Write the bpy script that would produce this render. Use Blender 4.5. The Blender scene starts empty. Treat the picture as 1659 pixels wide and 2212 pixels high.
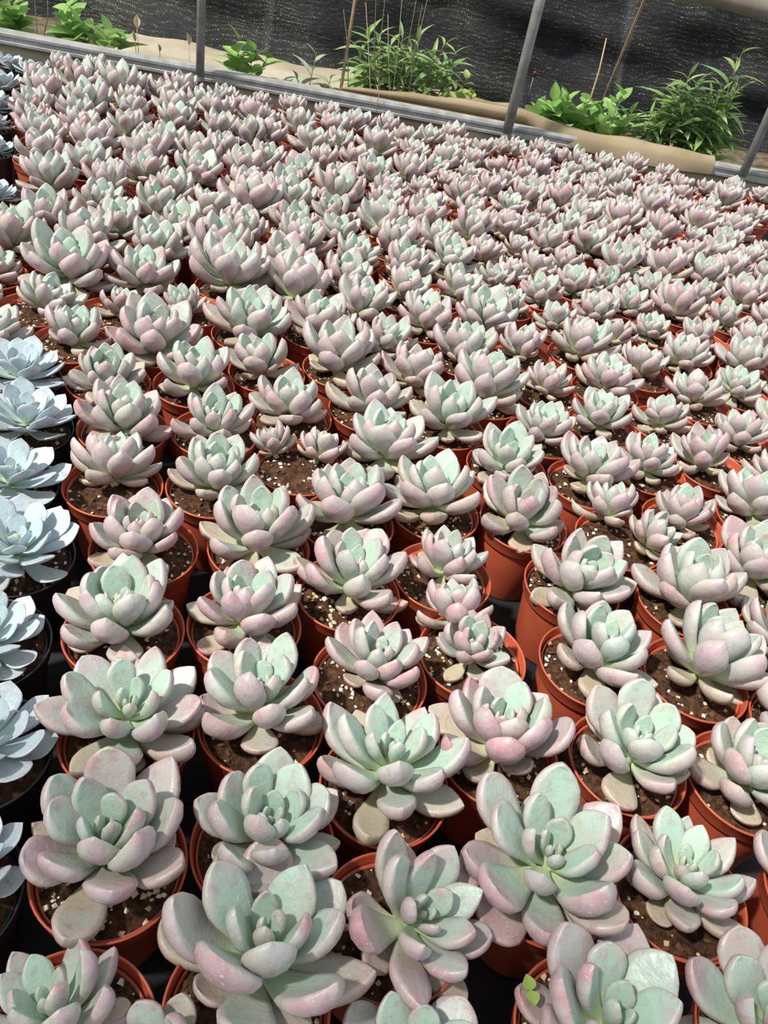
import bpy, bmesh, math, random
from mathutils import Vector, Matrix, Euler

# ------------------------------------------------------------------ camera, world, sun, exposure
S = bpy.context.scene
COL = S.collection
IW, IH, FPX = 1659.0, 2212.0, 1702.0
PITCH, ROLL = math.radians(39.2), math.radians(12.63)
RIM = 0.088                                   # height of the pot rims above the floor
CAMZ = RIM + 0.518
_f = Vector((0, math.cos(PITCH), -math.sin(PITCH)))
_r0 = Vector((1, 0, 0)); _u0 = _r0.cross(_f)
_R = _r0 * math.cos(ROLL) + _u0 * math.sin(ROLL)
_U = _u0 * math.cos(ROLL) - _r0 * math.sin(ROLL)
cam = bpy.data.cameras.new('camera'); camo = bpy.data.objects.new('camera', cam); COL.objects.link(camo)
camo.matrix_world = Matrix(((_R.x, _U.x, -_f.x, 0), (_R.y, _U.y, -_f.y, 0), (_R.z, _U.z, -_f.z, CAMZ), (0, 0, 0, 1)))
cam.sensor_fit = 'VERTICAL'; cam.sensor_height = 36.0; cam.lens = FPX / IH * 36.0
cam.clip_start = 0.02; cam.clip_end = 60
S.camera = camo

world = bpy.data.worlds.new('daylight'); S.world = world; world.use_nodes = True
bg = world.node_tree.nodes['Background']
bg.inputs[0].default_value = (0.86, 0.93, 1.0, 1); bg.inputs[1].default_value = 0.92
sun = bpy.data.lights.new('sun', 'SUN'); suno = bpy.data.objects.new('sun', sun); COL.objects.link(suno)
sun.energy = 5.2; sun.angle = math.radians(3.6); sun.color = (1.0, 0.955, 0.88)
SUNV = Vector((-0.62, -0.30, 1.0)).normalized()
suno.rotation_euler = SUNV.to_track_quat('Z', 'Y').to_euler()
S.view_settings.view_transform = 'Standard'; S.view_settings.look = 'None'
S.view_settings.exposure = 0.04; S.view_settings.gamma = 1.0; S.view_settings.use_curve_mapping = False

RNG = random.Random(7)
GOLD = math.radians(137.508)

# ------------------------------------------------------------------ helpers
def tag(o, label=None, cat=None, group=None, kind=None):
    if label: o['label'] = label
    if cat: o['category'] = cat
    if group: o['group'] = group
    if kind: o['kind'] = kind
    return o

def link(name, data, parent=None, mat=None):
    o = bpy.data.objects.new(name, data); COL.objects.link(o)
    if parent: o.parent = parent
    if mat and not data.materials: data.materials.append(mat)
    return o

def empty(name, loc=(0, 0, 0), parent=None):
    o = bpy.data.objects.new(name, None); COL.objects.link(o); o.location = loc
    o.empty_display_size = 0.02
    if parent: o.parent = parent
    return o

def mesh(name, verts, faces, smooth=True, mat=None):
    m = bpy.data.meshes.new(name); m.from_pydata([tuple(v) for v in verts], [], faces); m.update()
    if smooth: m.polygons.foreach_set('use_smooth', [True] * len(m.polygons))
    if mat: m.materials.append(mat)
    return m

def ipl(x, xs, ys):
    if x <= xs[0]: return ys[0]
    for i in range(1, len(xs)):
        if x <= xs[i]:
            k = (x - xs[i - 1]) / (xs[i] - xs[i - 1]); k2 = k * k * (3 - 2 * k) * 0.35 + k * 0.65
            return ys[i - 1] + (ys[i] - ys[i - 1]) * k2
    return ys[-1]

def lathe(name, prof, seg=48, mat=None, smooth=True):
    v, fc = [], []
    for r, z in prof:
        for k in range(seg):
            a = 2 * math.pi * k / seg; v.append((r * math.cos(a), r * math.sin(a), z))
    for i in range(len(prof) - 1):
        for k in range(seg):
            k2 = (k + 1) % seg; fc.append((i * seg + k, i * seg + k2, (i + 1) * seg + k2, (i + 1) * seg + k))
    return mesh(name, v, fc, smooth, mat)

def tube(pts, rad, seg=10, cap=True):
    """verts, faces of a tube along points; rad a number or a list"""
    n = len(pts); pts = [Vector(p) for p in pts]
    rad = rad if isinstance(rad, (list, tuple)) else [rad] * n
    v, fc = [], []
    for i, p in enumerate(pts):
        t = (pts[min(i + 1, n - 1)] - pts[max(i - 1, 0)]).normalized()
        a = t.cross(Vector((0, 0, 1)) if abs(t.z) < 0.9 else Vector((1, 0, 0))).normalized(); b = t.cross(a)
        for k in range(seg):
            an = 2 * math.pi * k / seg; v.append(p + (a * math.cos(an) + b * math.sin(an)) * rad[i])
    for i in range(n - 1):
        for k in range(seg):
            k2 = (k + 1) % seg; fc.append((i * seg + k, (i + 1) * seg + k, (i + 1) * seg + k2, i * seg + k2))
    if cap:
        fc.append(tuple(range(seg))); fc.append(tuple((n - 1) * seg + k for k in reversed(range(seg))))
    return v, fc

# the low side wall: a line on the floor, direction WU, outward normal WN
WA = Vector((-1.21, 2.156)); WB = Vector((0.851, 2.476))
WU = (WB - WA).normalized(); WN = Vector((-WU.y, WU.x))
def wp(s, off, z):                              # s metres along the wall from the point facing the camera, off metres outward
    p0 = WN * (WA @ WN)
    q = p0 + WU * s + WN * off
    return Vector((q.x, q.y, z))
def on_wall(px, py, off):                       # where the line of sight of a pixel meets the upright plane at that distance behind the wall
    d = _R * ((px - IW / 2) / FPX) - _U * ((py - IH / 2) / FPX) + _f
    t = (WA @ WN + off) / (d.xy @ WN)
    return Vector((0, 0, CAMZ)) + d * t

# ------------------------------------------------------------------ materials
class NT:
    def __init__(s, name, rough=0.5, spec=0.5):
        s.m = bpy.data.materials.new(name); s.m.use_nodes = True; s.t = s.m.node_tree
        s.b = s.t.nodes['Principled BSDF']; s.b.inputs['Roughness'].default_value = rough
        s.b.inputs['Specular IOR Level'].default_value = spec
    def n(s, typ, **kw):
        nd = s.t.nodes.new(typ)
        for k, v in kw.items():
            if k[0] == '_': setattr(nd, k[1:], v)
        for k, v in kw.items():
            if k[0] == 'i':
                key = int(k[1:]) if k[1:].isdigit() else k[1:]
                s.set(nd.inputs[key], v)
        return nd
    def set(s, inp, v):
        if hasattr(v, 'outputs'): v = v.outputs[0]
        if isinstance(v, bpy.types.NodeSocket): s.t.links.new(v, inp)
        else: inp.default_value = v
    def math(s, op, a, b=0.0, c=None, clamp=False):
        nd = s.t.nodes.new('ShaderNodeMath'); nd.operation = op; nd.use_clamp = clamp
        s.set(nd.inputs[0], a); s.set(nd.inputs[1], b)
        if c is not None: s.set(nd.inputs[2], c)
        return nd.outputs[0]
    def mix(s, f, a, b, blend='MIX'):
        nd = s.t.nodes.new('ShaderNodeMix'); nd.data_type = 'RGBA'; nd.blend_type = blend
        s.set(nd.inputs[0], f); s.set(nd.inputs[6], c4(a)); s.set(nd.inputs[7], c4(b))
        return nd.outputs[2]
    def ramp(s, x, lo, hi):                      # smooth 0..1 between lo and hi
        nd = s.t.nodes.new('ShaderNodeMapRange'); nd.interpolation_type = 'SMOOTHSTEP'
        s.set(nd.inputs[0], x); nd.inputs[1].default_value = lo; nd.inputs[2].default_value = hi
        return nd.outputs[0]
    def noise(s, vec, scale, detail=3.0, rough=0.55):
        nd = s.t.nodes.new('ShaderNodeTexNoise'); s.set(nd.inputs['Vector'], vec)
        nd.inputs['Scale'].default_value = scale; nd.inputs['Detail'].default_value = detail; nd.inputs['Roughness'].default_value = rough
        return nd.outputs[0]
    def bump(s, h, strength=0.3, dist=0.001):
        nd = s.t.nodes.new('ShaderNodeBump'); nd.inputs['Strength'].default_value = strength; nd.inputs['Distance'].default_value = dist
        s.set(nd.inputs['Height'], h); s.t.links.new(nd.outputs[0], s.b.inputs['Normal'])
    def color(s, c): s.set(s.b.inputs['Base Color'], c4(c))
def c4(c):
    return (c[0], c[1], c[2], 1.0) if isinstance(c, (tuple, list)) and len(c) == 3 else c

def coords(N, which='Object'): return N.n('ShaderNodeTexCoord').outputs[which]

def leaf_material(name, mint, mauve, pinkc, old, base, bloom, tan, edgec, dusk=(0.27, 0.205, 0.20)):
    N = NT(name, 0.42, 0.5)
    oi = N.n('ShaderNodeObjectInfo')
    sep = N.n('ShaderNodeSeparateColor', i0=oi.outputs['Color'])
    age, pink, rnd = sep.outputs[0], sep.outputs[1], sep.outputs[2]
    lt = N.n('ShaderNodeAttribute', _attribute_name='along').outputs['Fac']
    ls = N.n('ShaderNodeAttribute', _attribute_name='under').outputs['Fac']
    le = N.n('ShaderNodeAttribute', _attribute_name='edge').outputs['Fac']
    co = coords(N)
    off = N.n('ShaderNodeVectorMath', _operation='ADD', i0=co)
    cmb = N.n('ShaderNodeCombineXYZ', i0=N.math('MULTIPLY', oi.outputs['Random'], 37.0), i1=N.math('MULTIPLY', rnd, 11.0), i2=0.0)
    N.t.links.new(cmb.outputs[0], off.inputs[1]); co = off.outputs[0]
    n1 = N.noise(co, 2.2, 3.0); n2 = N.noise(co, 7.0, 4.0); n3 = N.noise(co, 30.0, 3.0)
    # mint -> mauve with age, on the under side and toward the tip
    f = N.math('MULTIPLY_ADD', age, 0.95, -0.30)
    f = N.math('ADD', f, N.math('MULTIPLY', ls, 0.46))
    f = N.math('ADD', f, N.math('MULTIPLY', lt, 0.30))
    f = N.math('ADD', f, N.math('MULTIPLY', N.math('SUBTRACT', n1, 0.5), 0.9))
    f = N.math('ADD', f, N.math('MULTIPLY', N.math('SUBTRACT', pink, 0.5), 0.45))
    c = N.mix(N.ramp(f, 0.05, 0.95), mint, mauve)
    n4 = N.noise(co, 1.3, 2.0)
    c = N.mix(N.math('MULTIPLY', N.ramp(n4, 0.48, 0.72), 0.55), c, tan)
    # yellowish base of the leaf, tan old leaves
    c = N.mix(N.math('MULTIPLY', N.math('SUBTRACT', 1.0, N.ramp(lt, 0.0, 0.55)), 0.80), c, base)
    fo = N.math('MULTIPLY', N.ramp(N.math('ADD', age, N.math('MULTIPLY', N.math('SUBTRACT', n1, 0.5), 0.5)), 0.70, 1.05), 0.72)
    c = N.mix(fo, c, old)
    c = N.mix(N.math('MULTIPLY', N.math('MULTIPLY', le, N.ramp(lt, 0.25, 0.6)), 0.35), c, edgec)
    # pink flush at tip, margin and in blotches
    fp = N.math('ADD', N.math('MULTIPLY', N.ramp(lt, 0.55, 1.02), 0.8), N.math('MULTIPLY', N.math('MULTIPLY', le, N.ramp(lt, 0.35, 0.8)), 0.35))
    fp = N.math('ADD', fp, N.math('MULTIPLY', ls, 0.15))
    fp = N.math('MULTIPLY', fp, N.ramp(N.math('ADD', n1, N.math('MULTIPLY', n2, 0.35)), 0.60, 0.88))
    fp = N.math('MULTIPLY', fp, N.math('MULTIPLY', pink, 1.05), clamp=True)
    fp = N.math('MINIMUM', fp, 0.75)
    c = N.mix(fp, c, pinkc)
    c = N.mix(N.math('MULTIPLY', N.math('MULTIPLY', N.ramp(n2, 0.50, 0.68), N.ramp(lt, 0.3, 0.8)), 0.30), c, dusk)
    # brownish scars on old leaves, pale scuffs of worn bloom
    fs = N.math('MULTIPLY', N.math('MULTIPLY', N.ramp(n2, 0.60, 0.72), N.ramp(age, 0.5, 1.0)), 0.45)
    c = N.mix(fs, c, (0.30, 0.17, 0.11))
    fw = N.math('MULTIPLY', N.ramp(n3, 0.63, 0.70), N.math('MULTIPLY', N.ramp(n1, 0.42, 0.62), 0.6))
    c = N.mix(fw, c, bloom)
    N.color(c)
    N.set(N.b.inputs['Roughness'], N.math('MULTIPLY_ADD', n2, 0.25, 0.26))
    N.bump(N.math('ADD', n2, N.math('MULTIPLY', n3, 0.25)), 0.10, 0.012)
    N.b.inputs['Subsurface Weight'].default_value = 0.0
    return N.m

M = {}
M['plump'] = leaf_material('plump_leaf', (0.385, 0.535, 0.435), (0.43, 0.34, 0.355), (0.50, 0.22, 0.255), (0.50, 0.45, 0.265), (0.50, 0.575, 0.31), (0.72, 0.70, 0.66), (0.45, 0.40, 0.31), (0.53, 0.43, 0.38))
M['blue'] = leaf_material('blue_leaf', (0.41, 0.53, 0.55), (0.40, 0.43, 0.49), (0.50, 0.33, 0.42), (0.50, 0.58, 0.52), (0.55, 0.66, 0.52), (0.84, 0.86, 0.86), (0.46, 0.54, 0.54), (0.55, 0.52, 0.56))

def pot_mat(name, c, c2, rough):
    N = NT(name, rough, 0.5); co = coords(N)
    n = N.noise(co, 60.0, 4.0); n2 = N.noise(co, 260.0, 2.0)
    N.color(N.mix(N.ramp(n, 0.35, 0.75), c, c2)); N.bump(n2, 0.08, 0.001); return N.m
M['pot'] = pot_mat('terracotta_plastic', (0.47, 0.095, 0.042), (0.40, 0.085, 0.042), 0.42)
M['blackpot'] = pot_mat('black_plastic', (0.014, 0.015, 0.017), (0.022, 0.023, 0.025), 0.38)

N = NT('potting_soil', 0.9, 0.2); co = coords(N)
n = N.noise(co, 170.0, 6.0, 0.7); n2 = N.noise(co, 45.0, 3.0)
c = N.mix(N.ramp(n, 0.30, 0.72), (0.016, 0.009, 0.006), (0.15, 0.072, 0.036)); N.color(N.mix(N.math('MULTIPLY', N.ramp(n2, 0.5, 0.75), 0.5), c, (0.17, 0.085, 0.045)))
N.bump(n, 0.9, 0.004); M['soil'] = N.m
N = NT('soil_grit', 0.8, 0.3); n = N.noise(coords(N), 90.0, 2.0)
N.color(N.mix(N.ramp(n, 0.38, 0.62), (0.62, 0.46, 0.27), (0.78, 0.72, 0.60))); M['grit'] = N.m
N = NT('bark_chip', 0.9, 0.2); n = N.noise(coords(N), 120.0, 3.0)
N.color(N.mix(n, (0.05, 0.022, 0.012), (0.20, 0.10, 0.055))); M['bark'] = N.m
N = NT('stem_green', 0.5, 0.3); n = N.noise(coords(N), 8.0)
N.color(N.mix(n, (0.42, 0.48, 0.26), (0.52, 0.55, 0.33))); M['stem'] = N.m

N = NT('black_ground_cloth', 0.75, 0.3); co = coords(N)
br = N.n('ShaderNodeTexBrick', i0=co); br.inputs['Scale'].default_value = 260.0
n = N.noise(co, 9.0, 4.0); n2 = N.noise(co, 90.0, 3.0)
c = N.mix(N.ramp(n, 0.35, 0.75), (0.010, 0.010, 0.012), (0.030, 0.029, 0.028)); N.color(N.mix(N.math('MULTIPLY', N.ramp(n2, 0.62, 0.78), 0.5), c, (0.085, 0.065, 0.045)))
N.bump(br.outputs['Fac'], 0.4, 0.001); M['floor'] = N.m
N = NT('bare_earth', 0.95, 0.2); co = coords(N); n = N.noise(co, 14.0, 6.0, 0.65)
N.color(N.mix(N.ramp(n, 0.3, 0.7), (0.055, 0.042, 0.028), (0.20, 0.155, 0.10))); N.bump(n, 0.8, 0.03); M['earth'] = N.m

N = NT('galvanised_steel', 0.48, 0.5); co = coords(N); n = N.noise(co, 30.0, 5.0); n2 = N.noise(co, 6.0, 3.0)
c = N.mix(N.ramp(n, 0.3, 0.7), (0.19, 0.19, 0.18), (0.32, 0.32, 0.305)); N.color(N.mix(N.math('MULTIPLY', N.ramp(n2, 0.55, 0.8), 0.45), c, (0.25, 0.20, 0.13)))
N.b.inputs['Metallic'].default_value = 0.15; N.bump(n, 0.1, 0.002); M['steel'] = N.m
N = NT('rail_steel', 0.48, 0.5); co = coords(N); n = N.noise(co, 30.0, 5.0); n2 = N.noise(co, 6.0, 3.0)
c = N.mix(N.ramp(n, 0.3, 0.7), (0.30, 0.30, 0.285), (0.44, 0.44, 0.42)); N.color(N.mix(N.math('MULTIPLY', N.ramp(n2, 0.55, 0.8), 0.45), c, (0.25, 0.20, 0.13)))
N.b.inputs['Metallic'].default_value = 0.15; N.bump(n, 0.1, 0.002); M['rail'] = N.m
def film_mat(name, c1, c2, rough=0.4):
    N = NT(name, rough, 0.5); co = coords(N); n = N.noise(co, 5.0, 5.0); n2 = N.noise(co, 40.0, 3.0)
    N.color(N.mix(N.ramp(n, 0.35, 0.7), c1, c2)); N.bump(n2, 0.15, 0.004)
    tr = N.n('ShaderNodeBsdfTranslucent'); tr.inputs[0].default_value = c4(c2)
    mx = N.n('ShaderNodeMixShader', i0=0.3); N.t.links.new(N.b.outputs[0], mx.inputs[1]); N.t.links.new(tr.outputs[0], mx.inputs[2])
    N.t.links.new(mx.outputs[0], N.t.nodes['Material Output'].inputs[0]); return N.m
M['skirt'] = film_mat('dusty_skirt_film', (0.34, 0.30, 0.19), (0.50, 0.44, 0.30))
M['film'] = film_mat('tan_film', (0.36, 0.28, 0.16), (0.52, 0.42, 0.27))
M['sheet'] = film_mat('cream_sheet', (0.55, 0.47, 0.33), (0.80, 0.74, 0.60))
M['rollfilm'] = film_mat('rolled_film', (0.16, 0.13, 0.09), (0.30, 0.27, 0.22))

N = NT('woven_shade_net', 0.55, 0.25); co = coords(N, 'UV')
mp = N.n('ShaderNodeMapping', i0=co); mp.inputs['Scale'].default_value = (1.0, 1.0, 1.0)
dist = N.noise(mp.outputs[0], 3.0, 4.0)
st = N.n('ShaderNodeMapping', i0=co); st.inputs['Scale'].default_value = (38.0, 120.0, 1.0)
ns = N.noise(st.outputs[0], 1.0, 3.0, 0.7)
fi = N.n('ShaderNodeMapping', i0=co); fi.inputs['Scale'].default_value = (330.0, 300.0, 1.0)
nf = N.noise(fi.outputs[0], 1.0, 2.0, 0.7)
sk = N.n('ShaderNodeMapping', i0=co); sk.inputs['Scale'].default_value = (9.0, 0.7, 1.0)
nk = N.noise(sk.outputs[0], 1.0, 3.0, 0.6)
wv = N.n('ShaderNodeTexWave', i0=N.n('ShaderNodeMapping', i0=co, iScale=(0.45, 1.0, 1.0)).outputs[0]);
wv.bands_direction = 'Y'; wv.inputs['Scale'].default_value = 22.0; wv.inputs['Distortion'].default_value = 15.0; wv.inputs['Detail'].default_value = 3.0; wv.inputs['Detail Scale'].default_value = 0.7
glint = N.math('MULTIPLY', N.ramp(nf, 0.54, 0.70), N.ramp(N.math('ADD', N.math('MULTIPLY', ns, 0.5), N.math('ADD', N.math('MULTIPLY', wv.outputs['Fac'], 0.20), N.math('MULTIPLY', dist, 0.62))), 0.66, 0.90))
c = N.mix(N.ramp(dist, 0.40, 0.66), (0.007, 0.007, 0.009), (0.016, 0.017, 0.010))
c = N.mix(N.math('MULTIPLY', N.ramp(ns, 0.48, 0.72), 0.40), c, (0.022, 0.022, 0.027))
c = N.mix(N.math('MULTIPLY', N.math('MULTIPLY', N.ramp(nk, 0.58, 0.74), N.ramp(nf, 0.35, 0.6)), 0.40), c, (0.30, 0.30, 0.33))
N.color(N.mix(glint, c, (0.80, 0.81, 0.84)))  # near-white specks paint glints on the threads into the base colour
N.bump(N.math('ADD', ns, N.math('MULTIPLY', nf, 0.5)), 0.55, 0.01); M['net'] = N.m

def weed_mat(name, a, b, tr=0.35):
    N = NT(name, 0.45, 0.4); oi = N.n('ShaderNodeObjectInfo'); n = N.noise(coords(N), 25.0, 3.0)
    c = N.mix(N.math('MULTIPLY_ADD', oi.outputs['Random'], 0.7, N.math('MULTIPLY', n, 0.3)), a, b); N.color(c)
    t = N.n('ShaderNodeBsdfTranslucent'); N.t.links.new(c, t.inputs[0])
    mx = N.n('ShaderNodeMixShader', i0=tr); N.t.links.new(N.b.outputs[0], mx.inputs[1]); N.t.links.new(t.outputs[0], mx.inputs[2])
    N.t.links.new(mx.outputs[0], N.t.nodes['Material Output'].inputs[0]); return N.m
M['broad'] = weed_mat('broad_weed_leaf', (0.18, 0.38, 0.08), (0.44, 0.64, 0.22))
M['narrow'] = weed_mat('narrow_weed_leaf', (0.15, 0.29, 0.08), (0.40, 0.54, 0.22))
M['lime'] = weed_mat('lime_weed_leaf', (0.30, 0.46, 0.08), (0.50, 0.62, 0.20))
M['grey'] = weed_mat('silvery_weed_leaf', (0.30, 0.38, 0.24), (0.48, 0.54, 0.42))
M['weedstem'] = weed_mat('weed_stem', (0.16, 0.20, 0.07), (0.27, 0.24, 0.12), 0.1)
M['straw'] = weed_mat('dry_straw', (0.48, 0.36, 0.20), (0.66, 0.54, 0.36), 0.2)
M['wood'] = pot_mat('weathered_bamboo', (0.30, 0.20, 0.11), (0.21, 0.15, 0.09), 0.7)
N = NT('yellow_petal', 0.5); N.color((0.80, 0.55, 0.02)); M['yellow'] = N.m
N = NT('dark_red_plastic', 0.5); N.color((0.10, 0.012, 0.02)); M['darkred'] = N.m
N = NT('shade_panel_half_clear', 0.8); N.color((0.05, 0.055, 0.05))  # half-clear material of the added overhead panel that dims the front rows
t_ = N.n('ShaderNodeBsdfTransparent'); mx = N.n('ShaderNodeMixShader', i0=0.55); N.t.links.new(t_.outputs[0], mx.inputs[1]); N.t.links.new(N.b.outputs[0], mx.inputs[2])
N.t.links.new(mx.outputs[0], N.t.nodes['Material Output'].inputs[0]); M['shade_panel'] = N.m

# ------------------------------------------------------------------ the setting
def strip(name, s0, s1, prof, mat, ns=2, smooth=False, wob=None):
    """profile (off, z) swept along the wall"""
    v, fc = [], []; k = len(prof)
    for i in range(ns + 1):
        s = s0 + (s1 - s0) * i / ns
        for j, (o, z) in enumerate(prof):
            dz = wob(s, j) if wob else (0, 0)
            v.append(wp(s, o + dz[0], z + dz[1]))
    for i in range(ns):
        for j in range(k - 1): fc.append((i * k + j, (i + 1) * k + j, (i + 1) * k + j + 1, i * k + j + 1))
    return mesh(name, v, fc, smooth, mat)

fl = strip('floor', -3.0, 3.2, [(-3.6, 0), (0.0, 0), (0.0, -0.02)], M['floor'], 4)
tag(link('floor', fl), kind='structure')
er = strip('ground_outside', -3.0, 3.2, [(0.0, -0.004), (0.25, 0.0), (0.6, 0.006), (0.9, 0.0), (1.6, 0.0), (3.4, 0.0)], M['earth'], 60, True,
           lambda s, j: (0, 0.010 * math.sin(7 * s + j) * (j in (1, 2, 3)) + 0.006 * math.sin(23 * s + 2 * j) * (j in (1, 2))))
tag(link('ground', er), kind='structure')

RT = 0.108                                       # top of the metal rail
sk = strip('wall_back', -2.6, 2.8, [(-0.004, 0), (-0.006, 0.04), (-0.004, RT - 0.02), (0.0, RT - 0.02), (0.002, 0.0)], M['skirt'], 60, True,
           lambda s, j: (0.003 * math.sin(9 * s + j) + 0.002 * math.sin(31 * s), 0))
tag(link('wall_back', sk), kind='structure')
rail_prof = [(-0.012, RT - 0.030), (-0.014, RT - 0.030), (-0.014, RT - 0.024), (-0.009, RT - 0.021), (-0.009, RT - 0.015), (-0.014, RT - 0.012), (-0.014, RT - 0.006),
             (-0.011, RT), (0.016, RT), (0.019, RT - 0.004), (0.019, RT - 0.030), (0.016, RT - 0.030), (0.016, RT - 0.005), (-0.009, RT - 0.005), (-0.012, RT - 0.030)]
rl = empty('metal_rail', wp(0, 0, 0))
tag(rl, 'long grooved grey metal rail running the whole length behind the succulents', 'rail')
rm = strip('channel', -2.6, 2.8, rail_prof, M['rail'], 30)
o = link('channel', rm, rl); o.location = -rl.location

def post(px0, py0, rad, label):
    b = on_wall(px0, py0, -0.022 - rad)
    e = empty('support_post', (b.x, b.y, 0)); tag(e, label, 'post', 'galvanised posts at the rail')
    v, fc = tube([(0, 0, -0.02), (0, 0, 0.4), (0, 0, 0.9), (0, 0, 1.6)], rad, 20)
    link('pipe', mesh('pipe', v, fc, True, M['steel']), e)
    v, fc = [], []
    for z0 in (RT - 0.026, RT - 0.008):           # clamp band round the pipe at the rail
        vv, ff = tube([(0, 0, z0), (0, 0, z0 + 0.008)], rad + 0.0012, 20); fc += [tuple(i + len(v) for i in q) for q in ff]; v += vv
        break
    link('clamp_band', mesh('clamp_band', v, fc, False, M['steel']), e)
    return e
post(432, 160, 0.0105, 'grey metal post rising at the succulents, leftmost of three')
post(1095, 285, 0.0130, 'thick grey metal post between the tall weed bush and broad-leaved weeds')
post(1603, 380, 0.0120, 'grey metal post at the photo edge beside the goldenrod-like bush')

# added half-clear panel, unseen overhead, put there to dim the front rows
v, fc = [], []
for i in range(41):
    x_ = -2.9 + 4.2 * i / 40
    for j, y_ in enumerate((-1.7, -1.25, -0.8, -0.40, -0.28)): v.append((x_, y_ - 0.05 * (x_ + 1.0), 2.02 - 0.02 * math.sin(math.pi * j / 4) + 0.004 * math.sin(5 * x_)))
for i in range(40):
    for j in range(4): fc.append((i * 5 + j, (i + 1) * 5 + j, (i + 1) * 5 + j + 1, i * 5 + j + 1))
tag(link('added_shade_panel', mesh('added_shade_panel', v, fc, True, M['shade_panel'])), kind='structure')

# shade net: a hanging, wrinkled sheet behind the weeds
def net():
    ns, nz = 150, 46; v, fc, uv = [], [], []
    for i in range(ns + 1):
        s = -2.9 + 6.0 * i / ns
        for j in range(nz + 1):
            t = j / nz; z = 1.35 * t ** 1.25
            off = 0.74 + 0.22 * t
            off += 0.020 * math.sin(5.1 * s + 3.0 * z) + 0.012 * math.sin(13.0 * s - 9.0 * z) + 0.010 * math.sin(29 * z + 3.0 * math.sin(2.3 * s))
            off += 0.008 * math.sin(47 * z + 6.0 * s) + 0.006 * math.sin(31 * s + 12 * z)
            if t < 0.12: off -= (0.12 - t) * 0.7 * (0.6 + 0.4 * math.sin(8 * s))
            v.append(wp(s, off, z + 0.006 + 0.015 * math.sin(6 * s) * t)); uv.append((s, z))
    for i in range(ns):
        for j in range(nz):
            a = i * (nz + 1) + j; fc.append((a, a + nz + 1, a + nz + 2, a + 1))
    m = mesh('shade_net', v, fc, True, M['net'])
    ul = m.uv_layers.new(name='UVMap')
    for l in m.loops: ul.data[l.index].uv = uv[l.vertex_index]
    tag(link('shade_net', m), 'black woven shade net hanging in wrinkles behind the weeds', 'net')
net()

# rolled film tube high on the wall
def roll():
    a = on_wall(1500, -14, 0.03); z = a.z
    e = empty('rolled_film', wp(0, 0.03, z)); tag(e, 'thick roll of grey plastic film on a pipe above the shade net', 'roll')
    pts = [wp(-2.6 + 5.4 * i / 90, 0.03, z + 0.002 * math.sin(i)) - e.location for i in range(91)]
    v, fc = tube(pts, [0.021 + 0.0016 * math.sin(i * 1.7) + 0.001 * math.sin(i * 4.1) for i in range(91)], 18)
    link('film_layer', mesh('film_layer', v, fc, True, M['rollfilm']), e)
    v, fc = tube([pts[0] - Vector((WU.x, WU.y, 0)) * .05, pts[-1] + Vector((WU.x, WU.y, 0)) * .05], 0.011, 14)
    link('pipe', mesh('roll_pipe', v, fc, True, M['steel']), e)
roll()

# tan film: stands behind the rail, then folds over its front
def flap():
    v, fc = [], []; n = 60
    sA = on_wall(735, 205, 0.03); sB = on_wall(1541, 365, -0.02)
    s0 = sA.xy @ WU; s1 = sB.xy @ WU; sf = on_wall(1120, 270, 0).xy @ WU
    for i in range(n + 1):
        s = s0 + (s1 - s0) * i / n; g = min(max((s - sf) / 0.20, 0), 1); g = g * g * (3 - 2 * g)
        r = min(max((s - s0) / 0.30, 0), 1)
        hgt = (0.006 + 0.024 * r) * (1 - g) + 0.016 * g
        w = 0.002 * math.sin(17 * s) + 0.0015 * math.sin(41 * s)
        back = (0.030 + 0.02 * r) * (1 - g) + 0.020 * g
        drop = 0.034 * g - 0.004 * (1 - g)
        k = [(back + 0.018, RT - 0.05 + w), (back + 0.004, RT + hgt * 0.55), (back * (1 - 0.4 * g) + w, RT + hgt + w),
             (0.022 * (1 - g) - 0.004 * g, RT + hgt * (1 - 0.35 * g) + 0.001), (0.024 * (1 - g) - 0.0185 * g, RT + 0.004 * g - drop * 0.35), (0.025 * (1 - g) - (0.021 + w) * g, RT - drop * (0.9 + 0.15 * math.sin(9 * s)))]
        for o_, z_ in k: v.append(wp(s, o_, z_))
    for i in range(n):
        for j in range(5): fc.append((i * 6 + j, (i + 1) * 6 + j, (i + 1) * 6 + j + 1, i * 6 + j + 1))
    m = mesh('plastic_film', v, fc, True, M['film'])
    tag(link('plastic_film', m), 'tan plastic film folded over the metal rail below the green weeds', 'film')
flap()

# cream sheet lying on the ground between rail and net
def sheet(s0, s1, o0, o1, z0, label, name, mat, seed):
    v, fc = [], []; n = 70; k = 9; r = random.Random(seed)
    ph = [r.uniform(0, 6) for _ in range(6)]
    for i in range(n + 1):
        s = s0 + (s1 - s0) * i / n
        for j in range(k + 1):
            t = j / k
            of = o0 + (o1 - o0) * t + 0.015 * math.sin(5 * s + ph[0]) + 0.006 * math.sin(19 * s + ph[1] + 3 * t)
            z = z0 + 0.016 * t + 0.006 * abs(math.sin(12 * t + 0.6 * math.sin(6 * s + ph[2]))) + 0.004 * math.sin(26 * s + ph[3] + 5 * t) * t
            v.append(wp(s, of, max(z, 0.012)))
    for i in range(n):
        for j in range(k): a = i * (k + 1) + j; fc.append((a, a + k + 1, a + k + 2, a + 1))
    tag(link(name, mesh(name, v, fc, True, mat)), label, 'sheet')
sheet(on_wall(255, 110, .45).xy @ WU, on_wall(765, 190, .45).xy @ WU, 0.26, 0.66, 0.010, 'crumpled cream sheet on the ground behind the rail, between two posts', 'ground_sheet', M['sheet'], 3)
sheet(0.02, 0.60, 0.50, 0.66, 0.012, 'narrow tan sheet edge on the ground under the broad-leaved weeds', 'ground_sheet', M['film'], 5)

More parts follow.
